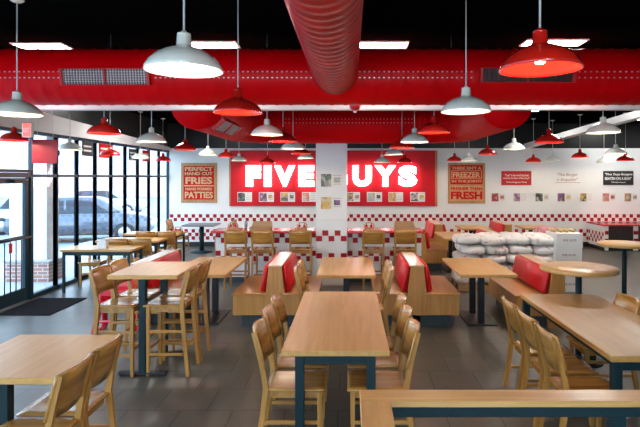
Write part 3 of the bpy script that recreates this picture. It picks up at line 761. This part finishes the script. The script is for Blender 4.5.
m = MB(); m.box(-.075, .075, -.05, .05, 0, .12, .004)
for k in range(5): m.box(-.06, .06, -.035 + k * .016, -.03 + k * .016, .12, .16)
tag(m.build('napkin_holder', card, loc=(X(103, 9.1), 9.1, .75)), 'white napkin holder on the window table nearest the door', 'napkin holder')
# ------------------------------------------------------------ red high chair
t = thing('high_chair', 'red plastic child high chair standing behind the tall stools', 'high chair', (-3.0, 6.74, 0), .1); t.scale = (1.0, .72, .86)
for s in (-1, 1):
    m = MB(); m.tube([(s * .235, -.26, .03), (s * .2, -.1, .48), (s * .19, -.06, .56)], .038, 10); m.tube([(s * .235, .26, .03), (s * .2, .1, .48), (s * .19, .06, .56)], .038, 10)
    m.tube([(s * .235, -.26, .03), (s * .235, .26, .03)], .034, 10); m.build('side_frame', plast_red, t)
def hs(u, v, k):
    x = (u - .5) * .34; a = v * 1.9
    y = -.15 + .28 * min(v * 1.8, 1) + .06 * max(0, v - .55); z = .46 + max(0, v - .5) * .56
    return (x, y - (.012 if k else 0), z + (.014 if k else 0))
MB().slab(hs, 8, 12).build('seat_shell', plast_red, t)
for s in (-1, 1): MB().box(s * .185 - .012, s * .185 + .012, -.16, .18, .46, .66, .01).build('side_panel', plast_red, t)
MB().box(-.18, .18, -.17, -.145, .56, .66, .01).build('front_bar', plast_red, t)
MB().tube([(-.2, -.22, .2), (.2, -.22, .2)], .02, 8).build('foot_rest', plast_red, t)

# ------------------------------------------------------------ sacks and boxes
smat = sack_mat(); gK = 'white printed sacks on the pile'
def sack_mesh(seed):
    rng = random.Random(seed); b = bmesh.new(); bmesh.ops.create_uvsphere(b, u_segments=40, v_segments=22, radius=1)
    ph = [rng.uniform(0, 6) for _ in range(9)]; sag = rng.uniform(-.03, .03)
    e = lambda q, p: math.copysign(abs(q) ** p, q)
    for v in b.verts:
        x, y, z = v.co
        x, y, z = e(x, .5), e(y, .5), e(z, .7)
        k = 1 + .06 * math.sin(4 * x + ph[0]) * math.sin(3 * y + ph[1]) + .03 * math.sin(9 * y + ph[2] + 4 * x)
        lump = .10 * math.sin(5 * x + ph[4]) * math.cos(4 * y + ph[5]) + .07 * math.sin(11 * x + 3 * y + ph[6]) + .05 * math.sin(13 * y - 6 * x + ph[7])
        zz = z * .086 * (1 + lump if z > 0 else 1 + .3 * lump)
        v.co = (x * .232 * k, y * .40 * (1 + .03 * math.sin(5 * x + ph[3])), zz + sag * x * .6)
    return MB().add(b, 0, True)
sacks = []
t = thing('pallet', 'low timber pallet under the pile of white sacks', 'pallet', (2.82, 9.55, 0))
for y in (-.38, 0, .38): MB().box(-.9, .9, y - .05, y + .05, 0, .09, .004).build('runner', kraft, t)
for k in range(7): MB().box(-.9 + k * .27, -.9 + k * .27 + .2, -.43, .43, .09, .11, .003).build('deck_board', kraft, t)
names = ('bottom', 'second', 'middle', 'fourth', 'top'); cols = ('leftmost', 'second', 'third', 'rightmost')
for lay in range(5):
    for c in range(4):
        o = sack_mesh(lay * 7 + c).build('potato_sack', smat)
        o.location = (2.15 + c * .44 + (.03 if lay % 2 else -.02) + random.uniform(-.02, .02), 9.55 + random.uniform(-.05, .05), .11 + .088 + lay * .168)
        o.rotation_euler = (random.uniform(-.04, .04), random.uniform(-.05, .05), random.uniform(-.12, .12))
        tag(o, 'white printed sack in the %s layer of the pallet pile, %s column from the left' % (names[lay], cols[c]), 'sack', gK)
gX = 'white printed cartons stacked beside the sacks'
def carton(x, y, z, w, d, h, label, body=card, rz=0.0):
    t = thing('carton', label, 'box', (x, y, z), rz, gX)
    MB().box(-w / 2, w / 2, -d / 2, d / 2, 0, h, .004).build('body', body, t)
    MB().box(-w / 2 + .01, w / 2 - .01, -.003, .003, h, h + .002).build('lid_seam', kraft, t)
    MB().text('FIVE GUYS', -w * .25, w * .25, h * .45, h * .6, -d / 2, .002, .02).build('print', plain('grey_red_print', (.30, .16, .15), .6, var=.05), t)
    M = Matrix.Rotation(-PI / 2, 4, 'Z')
    MB().text('FIVE GUYS', -d * .25, d * .25, h * .45, h * .6, -w / 2, .002, .02, M=M).build('print', plain('grey_red_print', (.30, .16, .15), .6, var=.05), t)
bx = X(569, 9.05)
for k in range(4): carton(bx + (.012 if k % 2 else 0), 9.3, k * .255, .46, .5, .252, 'white carton with dark print, %s of the stack right of the sacks' % ('lowest', 'second from below', 'third from below', 'topmost')[k])
pinkm = plain('pink_print_card', (.66, .25, .28), .6, var=.5, scale=14)
for k in range(4):
    carton(X(541, 9.9) + .1, 9.86, k * .262, .32, .4, .26, 'carton with pink red print, %s of the stack behind the white cartons' % ('lowest', 'second from below', 'third from below', 'topmost')[k], pinkm)
t = thing('cardboard_tray', 'brown paper trays lying on top of the white cartons', 'tray', (bx - .02, 9.32, 1.018), 0, gX)
for k in range(4): MB().tube([(-.17 + k * .11, -.14, .03), (-.17 + k * .11, .14, .03)], .03, 12).build('roll', plain('tan_paper', (.50, .36, .16), .7, var=.1), t)

# ------------------------------------------------------------ tiled waste station on the right
t = thing('waste_station', 'tiled waste station with a red top at the right end of the back wall', 'waste station', (7.7, 14.5, 0))
m = MB(); m.box(-.84, 1.4, -.48, .46, .1, .68)
for a, b_ in ((-.84, -.74), (-.07, .06), (.76, 1.4)):
    m.box(a, b_, -.5, -.48, .02, .68); checker(m, a, b_, .55, 4, -.503)
checker(m, -.45, .44, .50, 3, -.843, axis='y')
m.build('tiled_body', [white_tile, red_tile], t)
MB().box(-.9, 1.45, -.54, .47, .68, .72, .006).build('countertop', red_counter, t)
dk = plain('opening_shade', (.03, .014, .012), .4, var=.2)
for a, b_ in ((-.74, -.07), (.06, .76)): MB().box(a + .003, b_ - .003, -.499, -.481, .1, .675, .003).build('shaded_opening', dk, t)  # dark panels for the open bays, inner shade put into their colour
MB().box(-.82, 1.38, -.46, .44, 0, .1).build('plinth', black, t)

# ------------------------------------------------------------ foreground railing
t = thing('railing', 'low wood capped railing on teal steel posts in the near foreground', 'railing', (.12, 2.38, 0))
yb, RH = 2.38, 1.0
MB().box(-.075, 3.4, -.06, .068, RH - .03, RH, .004).build('cap_rail', wood('rail_wood', (.46, .25, .07), (.58, .34, .115), 0, .4, .1), t)
MB().box(-.075, .062, -2.6, -.0605, RH - .03, RH, .004).build('cap_rail', wood('rail_wood_depth', (.46, .25, .07), (.58, .34, .115), 1, .4, .1), t)
MB().box(.0, 3.36, -.035, .03, RH - .085, RH - .031, .004).build('frame_rail', steel, t)
MB().box(-.035, .03, -2.5, -.035, RH - .085, RH - .031, .004).build('frame_rail', steel, t)
for x, y in ((0, 0), (1.1, 0), (2.2, 0), (3.3, 0), (0, -1.25), (0, -2.4)):
    MB().box(x - .03, x + .03, y - .03, y + .03, 0, RH - .086, .003).build('post', steel, t)

# ------------------------------------------------------------ signs on the back wall
def bx_(x0, x1, y0, y1, d=15.0): return X(x0, d), X(x1, d), H(y1, d), H(y0, d)
YW = YB - .001
x0, x1, z0, z1 = bx_(231, 435, 150.5, 206)
t = thing('illuminated_sign', 'wide red sign board with glowing white letters behind the column', 'sign', ((x0 + x1) / 2, YW, z0)); ox, oz = (x0 + x1) / 2, z0
board = plain('sign_red_panel', (.52, .010, .018), .5, 0, .0, var=.03, spec=.2)
MB().box(x0 - ox, x1 - ox, -.05, 0, 0, z1 - z0, .004).build('panel', board, t)
m = MB()
for q in ((x0 - ox - .04, x0 - ox, 0, z1 - z0), (x1 - ox, x1 - ox + .06, 0, z1 - z0)): m.box(q[0], q[1], -.07, 0, q[2], q[3], .004)
m.build('frame', wood_frame, t)
neon = plain('glowing_white_acrylic', (.9, .9, .9), .4, emit=(1, .90, .92), es=4.5)
for ch, a, b_ in (('F', 246.5, 262), ('I', 264.5, 272.5), ('V', 274.5, 296), ('E', 298.5, 315), ('G', 326, 348), ('U', 352, 372), ('Y', 374, 396), ('S', 397.5, 417)):
    c0, c1, d0, d1 = bx_(a, b_, 165, 187)
    M = Matrix.Translation((-ox, 0, -oz))
    MB().text(ch, c0 + .015, c1 - .015, d0 + .015, d1 - .015, -.11, .05, .062, M=M).build('letter', neon, t)
def sign_board(name, label, box, frame=True):
    x0, x1, z0, z1 = bx_(*box); ox, oz = (x0 + x1) / 2, z0
    t = thing(name, label, 'sign', (ox, YW, oz)); return t, Matrix.Translation((-ox, 0, -oz)), (x0 - ox, x1 - ox, z1 - z0)
def text_at(m, s, box, y, bold=.03, mi=0, M=None, shear=0, d=.012):
    a, b_, c, e = bx_(*box); m.text(s, a, b_, c, e, y, d, bold, mi, M, shear)
t, M, (a, b_, h) = sign_board('wooden_sign', 'wood framed red sign about fries, left of the glowing board', (181.3, 217, 163, 202.8))
MB().box(a, b_, -.03, 0, 0, h, .006).build('frame', wood_frame, t)
q = bx_(184, 214.3, 166, 199.5); MB().box(q[0], q[1], -.038, -.03, q[2], q[3], .002, M=M).build('panel', red_sign, t)
m = MB()
for s, bb_ in (('PERFECT', (185.3, 213, 167, 171)), ('HAND CUT', (185.3, 213, 172, 175.2)), ('FRIES', (186, 212.5, 177, 184)), ('HAND FORMED', (186, 212.5, 187.6, 190.3)), ('PATTIES', (185.3, 213.3, 191.6, 198.2))):
    text_at(m, s, bb_, -.038, .035, M=M)
q = bx_(184.5, 214, 185.1, 186.3); m.box(q[0], q[1], -.045, -.038, q[2], q[3], M=M)
m.build('lettering', cream, t)
t, M, (a, b_, h) = sign_board('wooden_sign', 'wood sign about having no freezer, right of the glowing board', (447.8, 485, 163, 203.5))
MB().box(a, b_, -.03, 0, 0, h, .006).build('frame', wood_frame, t)
q = bx_(450.2, 482.5, 165, 184.3); MB().box(q[0], q[1], -.038, -.03, q[2], q[3], .002, M=M).build('panel', red_sign, t)
q = bx_(449.8, 483, 185.5, 201); MB().box(q[0], q[1], -.036, -.03, q[2], q[3], .002, M=M).build('lower_panel', plain('tan_board', (.52, .30, .14), .5, var=.08), t)
m = MB()
for s, bb_ in (("THERE ISN'T A", (451.5, 481, 166.6, 169.6)), ('FREEZER', (452.5, 480, 172, 177.6)), ('IN THE JOINT!', (451.5, 481, 180, 183))): text_at(m, s, bb_, -.038, .035, M=M)
for bb_ in ((451.2, 481.4, 170.5, 171), (451.2, 481.4, 178.4, 178.9), (451.2, 451.8, 170.5, 178.9), (480.8, 481.4, 170.5, 178.9)):
    q = bx_(*bb_); m.box(q[0], q[1], -.045, -.038, q[2], q[3], M=M)
m.build('lettering', cream, t)
m = MB(); text_at(m, 'FRESHER THAN', (450.5, 482, 187, 190.2), -.036, .035, M=M); text_at(m, 'FRESH', (450.5, 482, 191.3, 199.3), -.036, .045, M=M); m.build('lettering', red_sign, t)
# plaques
t, M, (a, b_, h) = sign_board('wall_plaque', 'small red plaque with white lettering on the right back wall', (501.2, 531.2, 171, 185.2))
MB().box(a, b_, -.02, 0, 0, h, .004).build('panel', plain('plaque_red', (.50, .012, .015), .4, var=.03), t)
m = MB(); text_at(m, '"Yum!" is the word that best', (504.5, 528.5, 174, 176.3), -.02, .01, M=M, d=.004); text_at(m, 'describes the flavor of the burger"', (503, 529.7, 177.2, 179.4), -.02, .01, M=M, d=.004); text_at(m, 'Washington Post', (506, 526.5, 181.4, 183.3), -.02, .01, M=M, d=.004)
m.build('lettering', paper, t)
t, M, (a, b_, h) = sign_board('wall_plaque', 'black plaque with white lettering at the right end of the back wall', (603, 633.2, 171, 185))
MB().box(a, b_, -.02, 0, 0, h, .004).build('panel', black, t)
m = MB(); text_at(m, '"Five Guys Burgers', (604.6, 632, 173, 176), -.02, .03, M=M, d=.004); text_at(m, 'BEATEN ON A BUN"', (604.6, 630.8, 177, 180), -.02, .03, M=M, d=.004); text_at(m, 'Philadelphia Inquirer', (611, 625.5, 181.6, 183.2), -.02, .01, M=M, d=.004)
m.build('lettering', paper, t)
quote_m = plain('faded_red_letter', (.42, .20, .17), .6, var=.05)
m = MB(); text_at(m, '"This Burger', (556.8, 577.8, 173, 176.8), 0, .0, shear=.25, d=.004); text_at(m, 'is Exquisite"', (556.8, 578, 178, 181.8), 0, .0, shear=.25, d=.004)
q = bx_(555, 580, 182.4, 182.8); m.box(q[0], q[1], -.004, 0, q[2], q[3])
o = m.build('wall_quote', quote_m, loc=(0, YW, 0)); tag(o, 'faded italic quote lettered on the wall between red and black plaques', 'lettering')
# clippings
gN = 'printed clippings in a row along the back wall'
ORD = ['first', 'second', 'third', 'fourth', 'fifth', 'sixth', 'seventh', 'eighth']
def clipping(i, x0, x1, y0, y1, d, yy, label, group, split=.52):
    a, b_, c, e = bx_(x0, x1, y0, y1, d)
    t = thing('newspaper_clipping', label, 'clipping', ((a + b_) / 2, yy, c), 0, group); w = (b_ - a) / 2; h = e - c
    MB().box(-w, w, -.008, 0, 0, h, .001).build('sheet', paper, t)
    MB().box(-w + .015, -w + 2 * w * split, -.011, -.008, .02, h - .015).build('picture', clip_mat(i), t)
    m = MB(); xx = -w + 2 * w * split + .03
    if i % 3: m.box(xx + .02, xx + .13, -.0105, -.008, h * .35, h * .72, mi=1)
    for k in range(4): m.box(xx, w - .02, -.01, -.008, h * .82 - k * h * .2, h * .86 - k * h * .2)
    m.build('print', [plain('grey_print', (.4, .4, .4), .6, var=.1), clip_mat(i + 5)], t)
for i, (a, b_) in enumerate(((237.5, 252), (259, 274), (280.5, 295), (302, 316), (346, 360), (367, 382), (388.5, 403), (410.3, 425))):
    clipping(i, a, b_, 192.2, 201.8, 14.95, YW - .0505, '%s clipping from the left on the red board below the glowing letters' % ORD[i], 'clippings on the red sign board')
for i, (a, b_) in enumerate(((491, 505.2), (513, 526.5), (535, 549.5), (557, 571.5), (579.5, 592.5), (602, 615.5), (624, 637.5))):
    clipping(i + 8, a, b_, 192.8, 202, 15, YW, '%s clipping from the left on the white wall right of the freezer sign' % ORD[i], gN)
for i, (z, lab) in enumerate((((173.2, 187.6), 'upper poster pair fixed on the white column'), ((196.2, 210), 'lower poster pair fixed on the white column'))):
    clipping(20 - 4 * i, 320.2, 342.5, z[0], z[1], 9.58, CY0 - .001, lab, 'posters on the column', .5)

# ------------------------------------------------------------ hanging things by the windows
t = thing('hanging_panel', 'square red panel hanging on wires before the window above the mat', 'hanging sign', (X(45.2, 8.0), 8.0, H(163.4, 8.0)), .12)
MB().box(-.185, .185, -.02, .02, 0, .365, .006).build('panel', plain('panel_red', (.42, .012, .02), .45, var=.05), t)
MB().box(.185, .205, -.03, .03, .12, .2, .006).build('clip', black, t)
m = MB()
for s in (-.12, .12): m.tube([(s, 0, .36), (s * .5, 0, ZC - H(163.4, 8.0))], .003, 5)
m.build('wire', cord_m, t)
t = thing('exit_sign', 'small lit red exit sign hanging over the glass door', 'exit sign', (X(28, 7.5), 7.5, H(137.5, 7.5)))
MB().box(-.075, .075, -.03, .03, 0, .21, .01).build('housing', white_lamp, t)
MB().box(-.055, .055, -.034, -.03, .01, .2, .003).build('lit_face', plain('exit_red', (.6, .05, .04), .4, emit=(1, .12, .10), es=1.0), t)
MB().text('EXIT', -.045, .045, .07, .14, -.034, .003, .03).build('lettering', paper, t)
MB().tube([(0, 0, .21), (0, 0, ZC - H(137.5, 7.5))], .01, 8).build('stem', white_lamp, t)
gW = 'small panels set on the upper window panes'
for i, (a, b_, ya, yb_, c) in enumerate(((81, 92.5, 141.5, 156, 0), (98, 109.5, 144, 158, 1), (128, 136.5, 149, 160.5, 0), (142, 149, 150.5, 161.5, 1))):  # black and red panels with pale bars, flat against the glass
    d = (XL + .04) * F / ((a + b_) / 2 - VX); zz0, zz1 = H(yb_, d), H(ya, d)
    ya_, yb2 = (XL + .04) * F / (a - VX), (XL + .04) * F / (b_ - VX)
    t = thing('window_sign', ('black' if c == 0 else 'red') + ' panel set against the upper glass, ' + ('nearer' if i < 2 else 'farther') + ' one of its colour', 'sign', (XL + .045, d, zz0), 0, gW)
    w = (yb2 - ya_) / 2 * .9
    MB().box(0, .012, -w, w, 0, zz1 - zz0, .003).build('panel', plain('panel_black', (.03, .035, .04), .5, var=.1) if c == 0 else red_sign, t)
    m = MB()
    for k in range(2): m.box(.012, .0135, -w * .75, w * .75, (zz1 - zz0) * (.3 + .3 * k), (zz1 - zz0) * (.42 + .3 * k))
    m.build('print', paper, t)

# ------------------------------------------------------------ light
w = bpy.data.worlds.new('sky'); bpy.context.scene.world = w; w.use_nodes = True; nt = w.node_tree
bg = nt.nodes['Background']; tc = nt.nodes.new('ShaderNodeTexCoord'); sp = nt.nodes.new('ShaderNodeSeparateXYZ'); rp = nt.nodes.new('ShaderNodeValToRGB')
nt.links.new(tc.outputs['Generated'], sp.inputs[0]); nt.links.new(sp.outputs['Z'], rp.inputs['Fac'])
rp.color_ramp.elements[0].position = 0.0; rp.color_ramp.elements[0].color = (.76, .89, 1.0, 1)
rp.color_ramp.elements[1].position = .7; rp.color_ramp.elements[1].color = (.42, .66, 1.0, 1)
nt.links.new(rp.outputs['Color'], bg.inputs['Color']); bg.inputs['Strength'].default_value = 3.8
sc = bpy.context.scene
sc.view_settings.view_transform = 'Standard'; sc.view_settings.look = 'None'; sc.view_settings.gamma = 1; sc.view_settings.use_curve_mapping = False
sc.view_settings.exposure = .9
sc.cycles.use_denoising = True; sc.cycles.max_bounces = 8; sc.cycles.sample_clamp_indirect = 6
